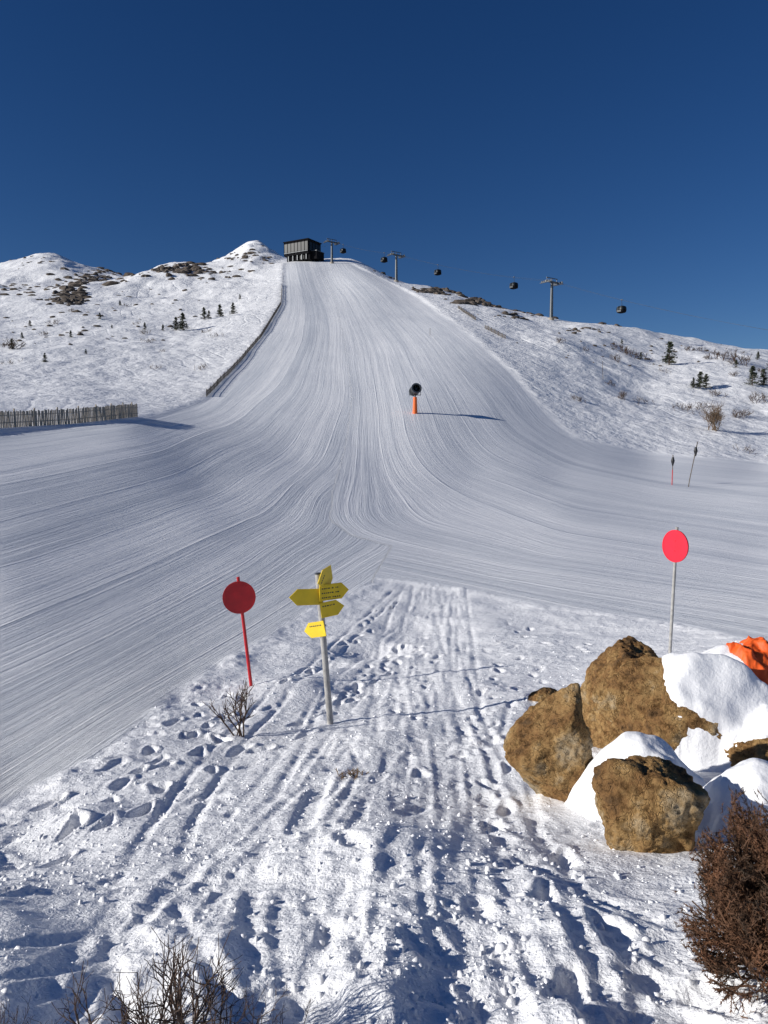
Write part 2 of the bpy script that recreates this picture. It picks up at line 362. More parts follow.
def snow_mat(name, terrain_attr):
    m = bpy.data.materials.new(name); m.use_nodes = True
    nt = m.node_tree; L = nt.links; b = nt.nodes['Principled BSDF']
    b.inputs['Roughness'].default_value = .55; b.inputs['Specular IOR Level'].default_value = .3
    geo = nt.nodes.new('ShaderNodeNewGeometry')
    def nz(vec, s, d=4, r=.5, dim='3D'):
        n = nt.nodes.new('ShaderNodeTexNoise'); n.noise_dimensions = dim
        n.inputs['Scale'].default_value = s; n.inputs['Detail'].default_value = d; n.inputs['Roughness'].default_value = r
        L.new(vec, n.inputs['Vector']); return n.outputs['Fac']
    def mth(op, a, b_=None, c=None):
        n = nt.nodes.new('ShaderNodeMath'); n.operation = op
        for i, q in enumerate((a, b_, c)):
            if q is None: continue
            if isinstance(q, (int, float)): n.inputs[i].default_value = q
            else: L.new(q, n.inputs[i])
        return n.outputs[0]
    pos = geo.outputs['Position']
    rough = mth('ADD', mth('MULTIPLY', nz(pos, 8, 5, .6), .035), mth('MULTIPLY', nz(pos, 42, 4, .6), .011))
    if not terrain_attr:
        hgt = mth('MULTIPLY', rough, .4)
        b.inputs['Base Color'].default_value = (.92, .925, .935, 1)
    else:
        g = nt.nodes.new('ShaderNodeAttribute'); g.attribute_name = 'groomed'
        sa = nt.nodes.new('ShaderNodeAttribute'); sa.attribute_name = 'track'
        g = g.outputs['Fac']; s = sa.outputs['Fac']
        xyz = nt.nodes.new('ShaderNodeSeparateXYZ'); L.new(pos, xyz.inputs[0])
        t = mth('ADD', xyz.outputs[1], mth('MULTIPLY', xyz.outputs[0], .6))
        def lanes(fs, ft, d, r=.55, sv=None):
            c = nt.nodes.new('ShaderNodeCombineXYZ'); L.new(mth('MULTIPLY', sv or s, fs), c.inputs[0]); L.new(mth('MULTIPLY', t, ft), c.inputs[1])
            return nz(c.outputs[0], 1, d, r, '2D')
        l0 = lanes(16, .25, 4, .7); l1 = lanes(4.5, .08, 4, .65); l2 = lanes(.8, .012, 3, .6); l3 = lanes(.22, .006, 3)
        wob = mth('MULTIPLY', nz(pos, .03, 2), 1.2)
        ps = mth('DIVIDE', mth('ADD', s, wob), 4.7)
        fr = mth('FRACT', ps)
        rid = mth('POWER', mth('ABSOLUTE', mth('SUBTRACT', mth('MULTIPLY', fr, 2), 1)), 30)
        wn = nt.nodes.new('ShaderNodeTexWhiteNoise'); wn.noise_dimensions = '1D'; L.new(mth('FLOOR', ps), wn.inputs['W'])
        gh = mth('ADD', mth('ADD', mth('MULTIPLY', l1, .034), mth('MULTIPLY', l2, .060)), mth('MULTIPLY', mth('MULTIPLY', rid, .045), nz(pos, .15, 2)))
        gh = mth('ADD', mth('ADD', gh, mth('MULTIPLY', l0, .022)), mth('MULTIPLY', nz(pos, 12, 4, .6), .016))
        big = mth('MULTIPLY', nz(pos, .35, 6, .6), .7)
        dist = nt.nodes.new('ShaderNodeVectorMath'); dist.operation = 'LENGTH'; L.new(pos, dist.inputs[0])
        mr = nt.nodes.new('ShaderNodeMapRange'); L.new(dist.outputs['Value'], mr.inputs[0]); mr.inputs[1].default_value = 50; mr.inputs[2].default_value = 130
        def tracks(k, off, fr_):
            sv = mth('ADD', mth('MULTIPLY', xyz.outputs[0], k), mth('ADD', mth('MULTIPLY', xyz.outputs[1], off), mth('MULTIPLY', nz(pos, .03, 2), 16)))
            ln = mth('ABSOLUTE', mth('SUBTRACT', mth('FRACT', mth('MULTIPLY', sv, fr_)), .5))
            ln = mth('SUBTRACT', 1, mth('MULTIPLY', ln, 9)); ln.node.use_clamp = True
            msk = mth('SUBTRACT', mth('MULTIPLY', nz(pos, .035, 2), 6), 3.1); msk.node.use_clamp = True
            return mth('MULTIPLY', ln, msk)
        big = mth('SUBTRACT', big, mth('ADD', mth('MULTIPLY', tracks(.9, .35, .23), .09), mth('MULTIPLY', tracks(.6, -.7, .17), .09)))
        big = mth('MULTIPLY', big, mr.outputs[0])
        hgt = mth('ADD', mth('MULTIPLY', mth('ADD', rough, big), mth('SUBTRACT', 1, g)), mth('MULTIPLY', gh, g))
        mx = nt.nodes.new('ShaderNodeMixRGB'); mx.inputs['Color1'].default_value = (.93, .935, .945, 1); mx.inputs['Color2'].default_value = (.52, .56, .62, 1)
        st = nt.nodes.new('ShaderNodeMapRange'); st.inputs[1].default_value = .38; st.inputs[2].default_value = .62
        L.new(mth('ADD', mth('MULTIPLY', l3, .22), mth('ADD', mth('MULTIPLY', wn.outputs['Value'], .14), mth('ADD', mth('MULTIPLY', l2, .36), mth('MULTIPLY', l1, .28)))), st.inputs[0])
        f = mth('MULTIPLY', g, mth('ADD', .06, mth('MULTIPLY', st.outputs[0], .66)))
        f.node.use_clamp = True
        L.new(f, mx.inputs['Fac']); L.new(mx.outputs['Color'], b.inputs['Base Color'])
    bp = nt.nodes.new('ShaderNodeBump'); bp.inputs['Distance'].default_value = 1.0; bp.inputs['Strength'].default_value = 1.0
    L.new(hgt, bp.inputs['Height']); L.new(bp.outputs['Normal'], b.inputs['Normal'])
    return m
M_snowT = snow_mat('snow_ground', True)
M_snow = snow_mat('fresh_snow', False)

# ---------------------------------------------------------------- mesh helpers
def fast_mesh(name, V, Fq, mats, smooth=True, fm=None):
    V = np.asarray(V, np.float32); Fq = np.asarray(Fq, np.int32); k = Fq.shape[1]
    me = bpy.data.meshes.new(name); me.vertices.add(len(V)); me.vertices.foreach_set('co', V.ravel())
    me.loops.add(Fq.size); me.loops.foreach_set('vertex_index', Fq.ravel())
    me.polygons.add(len(Fq)); me.polygons.foreach_set('loop_start', np.arange(0, Fq.size, k, dtype=np.int32))
    me.polygons.foreach_set('loop_total', np.full(len(Fq), k, np.int32))
    me.polygons.foreach_set('use_smooth', np.full(len(Fq), smooth))
    for m in mats: me.materials.append(m)
    if fm is not None: me.polygons.foreach_set('material_index', np.asarray(fm, np.int32))
    me.update(calc_edges=True); me.validate()
    o = bpy.data.objects.new(name, me); scene.collection.objects.link(o)
    return o
def grid_faces(n, m):
    idx = np.arange(n*m).reshape(n, m)
    return np.stack([idx[:-1, :-1], idx[1:, :-1], idx[1:, 1:], idx[:-1, 1:]], -1).reshape(-1, 4)

class Bld:
    def __init__(s): s.v = []; s.f = []; s.m = []; s.sm = []; s.mats = []
    def mi(s, m):
        if m not in s.mats: s.mats.append(m)
        return s.mats.index(m)
    def add(s, vs, fs, m, smooth=False):
        o = len(s.v); s.v += [tuple(v) for v in vs]; k = s.mi(m)
        for f in fs: s.f.append(tuple(i+o for i in f)); s.m.append(k); s.sm.append(smooth)
    def box(s, c, size, m, rot=None, taper=1.0):
        c = Vector(c); hx, hy, hz = [q/2 for q in size]; vs = []
        for dz in (-1, 1):
            t = taper if dz > 0 else 1
            for dx, dy in ((-1, -1), (1, -1), (1, 1), (-1, 1)):
                p = Vector((dx*hx*t, dy*hy*t, dz*hz))
                if rot is not None: p = rot @ p
                vs.append(c+p)
        s.add(vs, [(3, 2, 1, 0), (4, 5, 6, 7), (0, 1, 5, 4), (1, 2, 6, 5), (2, 3, 7, 6), (3, 0, 4, 7)], m)
    def cyl(s, p0, p1, r0, r1, m, n=12, cap=True):
        p0 = Vector(p0); p1 = Vector(p1); d = (p1-p0)
        if d.length < 1e-9: return
        q = d.to_track_quat('Z', 'Y'); vs = []
        for p, r in ((p0, r0), (p1, r1)):
            for i in range(n):
                a = 2*math.pi*i/n; vs.append(p+q @ Vector((math.cos(a)*r, math.sin(a)*r, 0)))
        s.add(vs, [(i, (i+1) % n, n+(i+1) % n, n+i) for i in range(n)], m, n > 4)
        if cap:
            s.add(vs[:n], [tuple(range(n))[::-1]], m); s.add(vs[n:], [tuple(range(n))], m)
    def ring(s, p0, p1, ro, ri, m, n=24):
        p0 = Vector(p0); p1 = Vector(p1); q = (p1-p0).to_track_quat('Z', 'Y'); vs = []
        for p, r in ((p0, ro), (p1, ro), (p1, ri), (p0, ri)):
            for i in range(n):
                a = 2*math.pi*i/n; vs.append(p+q @ Vector((math.cos(a)*r, math.sin(a)*r, 0)))
        fs = []
        for k in range(4):
            for i in range(n):
                fs.append((k*n+i, k*n+(i+1) % n, ((k+1) % 4)*n+(i+1) % n, ((k+1) % 4)*n+i))
        s.add(vs, fs, m, False)
    def prism(s, pl, th, M4, m):
        n = len(pl); vs = [M4 @ Vector((x, -th/2, z)) for x, z in pl]+[M4 @ Vector((x, th/2, z)) for x, z in pl]
        s.add(vs, [tuple(range(n)), tuple(range(n, 2*n))[::-1]]+[(i, i+n, (i+1) % n+n, (i+1) % n) for i in range(n)], m)
    def done(s, name, bevel=0):
        me = bpy.data.meshes.new(name); me.from_pydata(s.v, [], s.f)
        for m in s.mats: me.materials.append(m)
        me.polygons.foreach_set('material_index', s.m); me.polygons.foreach_set('use_smooth', s.sm); me.update()
        o = bpy.data.objects.new(name, me); scene.collection.objects.link(o)
        if bevel:
            b = o.modifiers.new('b', 'BEVEL'); b.width = bevel; b.segments = 2; b.limit_method = 'ANGLE'
        return o

def tubes(segs, n=4):
    S = np.array([[*p0, *p1, r0, r1] for p0, p1, r0, r1 in segs], float)
    p0 = S[:, :3]; p1 = S[:, 3:6]; d = p1-p0; d /= np.linalg.norm(d, axis=1)[:, None]+1e-9
    h = np.where(np.abs(d[:, 2:3]) < .9, np.array([[0, 0, 1.]]), np.array([[1., 0, 0]]))
    e1 = np.cross(d, h); e1 /= np.linalg.norm(e1, axis=1)[:, None]; e2 = np.cross(d, e1)
    V = []
    for p, r in ((p0, S[:, 6]), (p1, S[:, 7])):
        for i in range(n):
            a = 2*math.pi*i/n; V.append(p+(e1*math.cos(a)+e2*math.sin(a))*r[:, None])
    V = np.stack(V, 1).reshape(-1, 3); base = np.arange(len(S))*2*n
    Fc = np.concatenate([np.stack([base+i, base+(i+1) % n, base+n+(i+1) % n, base+n+i], 1) for i in range(n)])
    return V, Fc

# ---------------------------------------------------------------- terrain sheet
th = np.radians(np.linspace(-60, 60, 1080))
rr = [2.6]
while rr[-1] < 22: rr.append(rr[-1]*1.0027)
while rr[-1] < 3400: rr.append(rr[-1]*1.0068)
rr = np.array(rr)
TH, RR = np.meshgrid(th, rr, indexing='ij')
X = RR*np.sin(TH); Y = -4+RR*np.cos(TH)
z, gm, s, se = terrain(X.ravel(), Y.ravel(), True)
V = np.stack([X.ravel(), Y.ravel(), z], 1)
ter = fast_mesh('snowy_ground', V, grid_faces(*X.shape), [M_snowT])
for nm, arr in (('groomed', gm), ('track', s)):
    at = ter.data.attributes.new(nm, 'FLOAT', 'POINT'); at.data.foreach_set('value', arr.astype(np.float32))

# ---------------------------------------------------------------- boulders
def ico(sub):
    import bmesh
    bm = bmesh.new(); bmesh.ops.create_icosphere(bm, subdivisions=sub, radius=1)
    v = np.array([q.co[:] for q in bm.verts]); f = np.array([[q.index for q in p.verts] for p in bm.faces]); bm.free(); return v, f
ICO6 = ico(6); ICO2 = ico(2); ICO1 = ico(1)
def n3(p, sc, seed, o=4):
    out = np.empty(len(p))
    for i, q in enumerate(p):
        out[i] = mnoise.fractal(Vector((q[0]*sc+seed, q[1]*sc-seed, q[2]*sc+2*seed)), .9, 2.1, o)
    return out
rock_geo = []
def boulder(name, loc, dims, rot, seed, npl=13, extra=None, lo=.72):
    rs = np.random.RandomState(seed); n, f = ICO6
    pl = rs.normal(size=(npl, 3)); pl /= np.linalg.norm(pl, axis=1)[:, None]; d = rs.uniform(lo, 1.0, npl)
    if extra:
        for e in extra:
            q = np.array(e[:3], float); q /= np.linalg.norm(q); pl = np.vstack([pl, q]); d = np.append(d, e[3])
    dt = n@pl.T; r = np.where(dt > 1e-3, d/np.maximum(dt, 1e-3), 1e3)
    r = np.minimum(r, 1.25)
    k = 30; r = -np.log(np.exp(-k*r).sum(1)+np.exp(-k*1.15))/k
    p = n*r[:, None]
    p = p*(1+0.12*n3(p, 1.7, seed, 5)-0.10*np.abs(n3(p, 3.4, seed+3, 6)))[:, None]
    p = p*np.array(dims)/2*1.1
    M = np.array(Matrix.Rotation(rot[2], 3, 'Z') @ Matrix.Rotation(rot[1], 3, 'Y') @ Matrix.Rotation(rot[0], 3, 'X'))
    p = p@M.T
    o = fast_mesh(name, p, f, [M_rock]); o.location = loc
    rock_geo.append((p+np.array(loc), f)); return o

g = G(655, 850); boulder('boulder', (g.x+.03, g.y+.2, g.z+.20), (.56, .52, .60), (0, .25, .3), 5, extra=[(-.6, -.6, .5, .78)])
g = G(556, 806); boulder('boulder', (g.x+.01, g.y+.28, g.z+.33), (.82, .6, .98), (.1, .1, .2), 12, extra=[(-.75, -.1, .75, .42), (-.55, -.3, -.8, .55), (.9, -.1, .2, .62), (-.2, -1, .1, .7)])
g = G(640, 750); boulder('boulder', (g.x-.02, g.y+.3, g.z+.44), (.86, .8, 1.2), (0, .05, .3), 23, extra=[(-.9, -.2, .1, .8), (0, -1, .1, .85), (.1, -.1, 1, .74), (.6, -.4, .5, .75)])
g = G(700, 765); boulder('boulder', (g.x+.05, g.y+.35, g.z+.30), (1.45, .8, 1.0), (0, .18, -.1), 31, extra=[(.1, -.7, .7, .72)])
g = G(757, 765); boulder('boulder', (g.x+.2, g.y+.15, g.z+.15), (.8, .7, .6), (0, .1, .4), 37)
g = G(548, 702); boulder('boulder', (g.x, g.y+.1, g.z+.0), (.46, .3, .24), (0, .1, .3), 41)
g = G(612, 730); boulder('boulder', (g.x, g.y+.1, g.z+.1), (.34, .34, .45), (0, .1, .3), 44)

def build_bvh():
    VV = []; FF = []; o_ = 0
    for p, f in rock_geo: VV += [tuple(q) for q in p]; FF += [tuple(int(i)+o_ for i in q) for q in f]; o_ += len(p)
    return BVHTree.FromPolygons(VV, FF)
bvh = build_bvh()
def topz(xs, ys, cap=None):
    sh = xs.shape; xs = xs.ravel(); ys = ys.ravel(); zt = terrain(xs, ys); out = zt.copy()
    for i in range(len(xs)):
        h = bvh.ray_cast(Vector((xs[i], ys[i], 5)), Vector((0, 0, -1)))
        if h[0]: out[i] = max(out[i], h[0].z)
    if cap is not None: out = np.minimum(out, zt+cap)
    return out.reshape(sh)
def blurz(Z, k):
    for _ in range(k):
        Pp = np.pad(Z, 1, mode='edge'); Z = (Pp[:-2, 1:-1]+Pp[2:, 1:-1]+Pp[1:-1, :-2]+Pp[1:-1, 2:]+Pp[1:-1, 1:-1]*2)/6
    return Z
def frame_xy(cx, cy, ax, ay, rot, n, e=1.25):
    xs = np.linspace(-e, e, n); c, s_ = math.cos(rot), math.sin(rot)
    UX, UY = np.meshgrid(xs, xs, indexing='ij')
    return UX, UY, cx+UX*ax*c-UY*ay*s_, cy+UX*ax*s_+UY*ay*c
def drift(name, cx, cy, ax, ay, rot, thick, seed, n=80, blur=6, amp=.25):
    UX, UY, WX, WY = frame_xy(cx, cy, ax, ay, rot, n)
    Z = topz(WX, WY); Zb = blurz(Z, blur)
    rho = np.sqrt(UX**2+UY**2)*(1+amp*fbm(UX*1.6+seed, UY*1.6, 3, seed))
    w = np.clip(1-rho**2.5, -1, 1)
    ZZ = Zb+np.where(w > 0, thick*np.sqrt(np.maximum(w, 0)), thick*w*4)
    ZZ = np.where(w < 0, np.minimum(ZZ, Z+.3*w-.01), ZZ)+.012*fbm(WX/.25, WY/.25, 3, seed+4)
    return fast_mesh(name, np.stack([WX.ravel(), WY.ravel(), ZZ.ravel()], 1), grid_faces(n, n), [M_snow])
def mound(u, vtop, Yc, ax, ay, rot, seed, n=90, p=2.2):
    c = W(u, vtop, Yc); UX, UY, WX, WY = frame_xy(c.x, c.y, ax, ay, rot, n)
    h = c.z-H(c.x, c.y)
    rho = np.sqrt(UX**2+UY**2)*(1+.22*fbm(UX*1.4+seed, UY*1.4, 3, seed))
    zt = terrain(WX.ravel(), WY.ravel()).reshape(n, n)
    w = np.clip(1-rho**p, -.3, 1)
    ZZ = blurz(zt, 5)+h*w+.05*fbm(WX/.35, WY/.35, 3, seed+2)*np.clip(w*2, 0, 1)+.010*fbm(WX/.1, WY/.1, 2, seed+5)
    V = np.stack([WX.ravel(), WY.ravel(), ZZ.ravel()], 1); Fg = grid_faces(n, n)
    fast_mesh('snow_drift', V, Fg, [M_snow])
    rock_geo.append((V, np.concatenate([Fg[:, :3], Fg[:, [0, 2, 3]]])))
gB = G(562, 806); gC = G(655, 848); gA = G(705, 765)
mound(636, 735, gC.y+1.08, .48, .46, -.3, 3)
mound(752, 762, gC.y+.48, .40, .34, .1, 7)
mound(735, 645, gA.y+.95, 1.0, .75, -.1, 13)
bvh = build_bvh()
q = W(716, 700, gA.y+.30); drift('snow_drift', q.x, q.y, .52, .42, -.12, .09, 9, blur=9)
q = W(757, 715, gA.y+.12); drift('snow_drift', q.x, q.y, .33, .34, -.4, .07, 19, blur=9)

def fabric():
    n = 80; xs = np.linspace(-1, 1, n); UX, UY = np.meshgrid(xs, xs, indexing='ij')
    c = W(766, 655, gA.y+.72); WX = c.x+UX*.34+.03*fbm(UX*3, UY*3, 2, 3); WY = c.y+UY*.30+.04*fbm(UX*3, UY*3, 2, 7)
    Z = blurz(topz(WX, WY), 20)
    Z = Z+.09+.045*np.sin(UX*6+UY*4+3*fbm(UX*1.5, UY*1.5, 2, 5))+.035*fbm(UX*4, UY*4, 3, 2)-.10*(UX**2+UY**2)
    o = fast_mesh('orange_tarpaulin', np.stack([WX.ravel(), WY.ravel(), Z.ravel()], 1), grid_faces(n, n), [M_cloth])
    sm = o.modifiers.new('s', 'SOLIDIFY'); sm.thickness = .01
fabric()

# ---------------------------------------------------------------- snow clods
def clods():
    v0, f0 = ICO1; Vs = []
    cen = [(hit(u, v)) for u, v in [(430, 700), (450, 850), (300, 800), (150, 860), (560, 880), (400, 950), (520, 660), (250, 720), (90, 830), (70, 880), (500, 960)]]
    for i in range(6500):
        if R.random() < .6:
            a, y = R.choice(cen); x = a*y+R.gauss(0, .13*y); y = y+R.gauss(0, .12*y)
        else:
            y = 2+12*R.random()**1.3; x = R.uniform(-.6, .6)*y
        Vs.append((x, y, 0.003+0.017*R.random()**5))
    A = np.array(Vs); zz, gmk, _, _ = terrain(A[:, 0], A[:, 1], True)
    keep = (gmk < .35) & (A[:, 1] > 1.6); A = A[keep]; zz = zz[keep]; n = len(A)
    Q = v0[None]*(1+NR.uniform(-.4, .4, (n, len(v0), 1)))*A[:, 2][:, None, None]*NR.uniform(.6, 1.4, (n, 1, 3))
    Q[:, :, 0] += A[:, 0:1]; Q[:, :, 1] += A[:, 1:2]; Q[:, :, 2] += zz[:, None]
    Fc = (f0[None]+(np.arange(n)*len(v0))[:, None, None]).reshape(-1, 3)
    fast_mesh('snow_clods', Q.reshape(-1, 3), Fc, [M_snow], True)
clods()

# ---------------------------------------------------------------- piste disc markers
def marker(name, base, top, disc, r, yaw, mp, md, pr, rim):
    b = Bld(); b.cyl(base-Vector((0, 0, .3)), top, pr, pr*.95, mp, 14)
    ax = (top-base).normalized(); d = Matrix.Rotation(yaw, 3, 'Z') @ Vector((0, -1, 0)); d = (d-ax*d.dot(ax)).normalized()
    c = disc+d*(pr+.012)
    b.cyl(c-d*.008, c+d*.008, r, r, md, 48)
    b.ring(c-d*.012, c+d*.012, r+.006, r-.008, md, 48)
    Rm = d.to_track_quat('Y', 'Z').to_matrix()
    b.box(c-d*.02+ax*.08, (.09, .03, .03), mp, Rm); b.box(c-d*.02-ax*.08, (.09, .03, .03), mp, Rm)
    for q in (.08, -.08): b.cyl(c+ax*q+d*.008, c+ax*q+d*.014, .009, .009, rim, 8)
    return b.done(name)
g = G(253, 689); marker('piste_marker_sign', g, W(238, 577, g.y), W(239, 597, g.y), .265, .25, M_red, M_red, .028, M_red)
bx_ = W(669, 655, 11.6).x; g = Vector((bx_, 11.6, H(bx_, 11.6)))
marker('piste_marker_sign', g, W(677, 527, 11.6), W(677, 546, 11.6), .25, -1.12, M_pole, M_red_sunlit, .026, M_red_sunlit)

# ---------------------------------------------------------------- hiking signpost
def signpost():
    g = G(332, 721); Yp = g.y; top = W(318, 574, Yp); b = Bld()
    b.cyl(g-Vector((0, 0, .3)), top, .042, .040, M_pole, 18)
    b.cyl(top, top+(top-g).normalized()*.015, .046, .034, M_dark, 18)
    def text(Mx, x0, x1, hgt, lines):
        for k in range(lines):
            zc = hgt*(.24-.28*k); xx = x0
            while xx < x1-.02:
                w = R.uniform(.010, .028)
                b.prism([(xx, zc-.008), (xx+w, zc-.008), (xx+w, zc+.008), (xx, zc+.008)], .0165, Mx, M_blk); xx += w+(.010 if R.random() < .75 else .03)
    def plate(u, v, L, hgt, yaw, tilt, lines, flip=False):
        o = W(u, v, Yp); Mx = Matrix.Translation(o) @ Matrix.Rotation(yaw, 4, 'Z') @ Matrix.Rotation(tilt, 4, 'Y') @ Matrix.Translation((0, -.052, 0))
        x0, x1 = -.06, L-.06; pl = [(x0, -hgt/2), (x1-hgt*.5, -hgt/2), (x1, 0), (x1-hgt*.5, hgt/2), (x0, hgt/2)]
        if flip: pl = [(-x, z) for x, z in pl][::-1]
        b.prism(pl, .012, Mx, M_yel)
        if flip: text(Mx, -x1+hgt*.55, -x0-.03, hgt, lines)
        else: text(Mx, x0+.03, x1-hgt*.55, hgt, lines)
        b.cyl(Mx @ Vector((0, .02, .03)), Mx @ Vector((0, .09, .03)), .012, .012, M_dark, 8)
    plate(317, 596, .44, .21, math.radians(20), .04, 0, True)
    plate(322, 592, .42, .21, math.radians(30), -.02, 3)
    plate(324, 609, .32, .20, math.radians(20), -.14, 1)
    plate(324, 628, .36, .20, math.radians(-35), -.25, 1, True)
    plate(321, 583, .32, .26, math.radians(58), -1.0, 1)
    b.done('hiking_signpost', .002)
signpost()

# ---------------------------------------------------------------- snow gun
def snow_gun():
    g = G(415, 413); b = Bld(); S = g.y/115
    b.cyl(g-Vector((0, 0, .5)), g+Vector((0, 0, 2.5)), .40*S, .28*S, M_org, 16)
    b.cyl(g+Vector((0, 0, 2.5)), g+Vector((0, 0, 3.0)), .12, .12, M_galv, 12)
    c = g+Vector((0, 0, 3.6)); d = Vector((.25, -.93, .28)).normalized()
    b.ring(c-d*.7, c+d*.7, .78, .68, M_dark, 28); b.ring(c+d*.7, c+d*.85, .82, .6, M_galv, 28)
    b.cyl(c-d*.6, c+d*.5, .25, .2, M_dark, 14)
    q = d.to_track_quat('Z', 'Y')
    for i in range(9):
        a = i*2*math.pi/9; e = q @ Vector((math.cos(a), math.sin(a), 0)); f = q @ Vector((-math.sin(a), math.cos(a), 0))
        b.add([c+e*.2-f*.08-d*.1, c+e*.68-f*.14-d*.1, c+e*.68+f*.14+d*.05, c+e*.2+f*.08+d*.05], [(0, 1, 2, 3)], M_galv)
    for sx in (-1, 1): b.box(c+Vector((sx*.86, 0, -.35)), (.08, .16, .9), M_galv)
    b.box(c+Vector((0, 0, -.78)), (1.8, .2, .1), M_galv)
    b.box(c+Vector((.1, .5, -.5)), (.5, .5, .5), M_org)
    b.cyl(c-d*.75, c-d*.7, .78, .78, M_dark, 20)
    b.done('snow_gun')
snow_gun()

# ---------------------------------------------------------------- fences
def slat_fence(name, line, h, gap, w, m, rails=True, post=2.5, seed=1):
    rs = random.Random(seed); b = Bld(); P_ = []
    for (a0, y0), (a1, y1) in zip(line[:-1], line[1:]):
        x0, x1 = a0*y0, a1*y1; L = math.hypot(x1-x0, y1-y0); n = max(1, int(L/gap))
        for i in range(n): P_.append((x0+(x1-x0)*i/n, y0+(y1-y0)*i/n))
    P_.append((line[-1][0]*line[-1][1], line[-1][1]))
    zz = terrain([p[0] for p in P_], [p[1] for p in P_])
    zz = np.convolve(np.pad(zz, 6, mode='edge'), np.ones(13)/13, 'valid')
    for i, (x, y) in enumerate(P_[:-1]):
        dx, dy = P_[i+1][0]-x, P_[i+1][1]-y; rot = Matrix.Rotation(math.atan2(dy, dx)+rs.gauss(0, .05), 3, 'Z') @ Matrix.Rotation(rs.gauss(0, .03), 3, 'Y')
        hh = h*rs.uniform(.93, 1.05)
        b.box((x, y, zz[i]+hh/2-.15), (w*rs.uniform(.8, 1.1), .03, hh+.3), m, rot)
        if i % max(1, int(post/gap)) == 0:
            b.box((x, y+.08, zz[i]+h*.5), (.12, .12, h*1.12+.3), m, rot)
            j = min(len(P_)-1, i+int(post/gap))
            for q in (.3, .75):
                if rails: b.cyl((x, y+.05, zz[i]+h*q), (P_[j][0], P_[j][1]+.05, zz[j]+h*q), .045, .045, m, 5)
    b.done(name)
slat_fence('wooden_snow_fence', poly_world([(-170, 434), (0, 428), (70, 424), (138, 417)], 15), 1.65, .19, .165, M_wood)
slat_fence('piste_side_fence', poly_world([(282, 286), (281, 305), (261, 338), (235, 368), (206, 397)], 15), 1.05, .35, .13, M_woodd, seed=4, post=4)
slat_fence('wooden_snow_fence', poly_world([(458, 309), (476, 321)], 10), 1.0, .35, .12, M_woodd, seed=5)
slat_fence('wooden_snow_fence', poly_world([(485, 328), (506, 338)], 10), 1.1, .35, .12, M_woodd, seed=6)

# ---------------------------------------------------------------- slope poles
def slope_pole(u, v, hpx, lean, head):
    g = G(u, v); k = g.y/F; h = hpx*k; b = Bld(); t = g+Vector((lean*k, 0, h))
    n = 6
    for i in range(n):
        p = g+(t-g)*(i/n)-(Vector((0, 0, .4)) if i == 0 else Vector()); q = g+(t-g)*((i+1)/n)
        b.cyl(p, q, .055, .055, (M_red if i < 3 and lean == 0 else M_woodd) if head else M_woodd, 8)
    if head:
        c = g+(t-g)*.8
        b.cyl(c-Vector((0, 0, .6)), c, .06, .22, M_blk, 12); b.cyl(c, c+Vector((0, 0, .45)), .22, .10, M_blk, 12)
    b.done('piste_edge_pole')
slope_pole(672, 485, 30, 0, True); slope_pole(688, 487, 45, 8, True); slope_pole(603, 378, 18, -1, False)
slope_pole(430, 336, 7, 0, False); slope_pole(283, 283, 10, 0, False)

# ---------------------------------------------------------------- mountain station
def station():
    b = Bld(); c = W(304, 263, 400); c.z = H(c.x, c.y)-.6
    rot = Matrix.Rotation(math.radians(-30), 3, 'Z'); K = .84
    def bx(p, s_, m): b.box(c+rot @ (Vector(p)*K), tuple(q*K for q in s_), m, rot)
    bx((0, 0, 1.2), (17.5, 12, 3.4), M_clad)
    bx((-.8, -.4, 7.1), (18.5, 13.5, 8.4), M_clad)
    bx((-.8, -.4, 11.5), (19.4, 14.4, .5), M_clad)
    for i in range(7): bx((-8.6+i*2.6, -7.2, 7.6), (2.2, .1, 5.2), M_glass)
    for i in range(8): bx((-9.9+i*2.6, -7.28, 7.3), (.18, .3, 7.4), M_clad)
    bx((-.8, -7.26, 4.6), (18, .3, .3), M_galv)
    for i in range(4): bx((8.5, -4.5+i*3.1, 7.5), (.15, 2.4, 5), M_glass)
    bx((10.5, 0, 2.2), (4, 8, 4.6), M_clad); bx((10.5, 0, 4.7), (4.6, 8.6, .3), M_galv)
    for i in range(5): bx((-7+i*3.4, -6.6, 1.4), (.5, .5, 3.4), M_galv)
    bx((3, -6.1, 1.3), (3, .15, 2.4), M_glass)
    bx((-4, 2, 12.3), (3, 3, 1.4), M_clad)
    b.done('mountain_lift_station')
station()

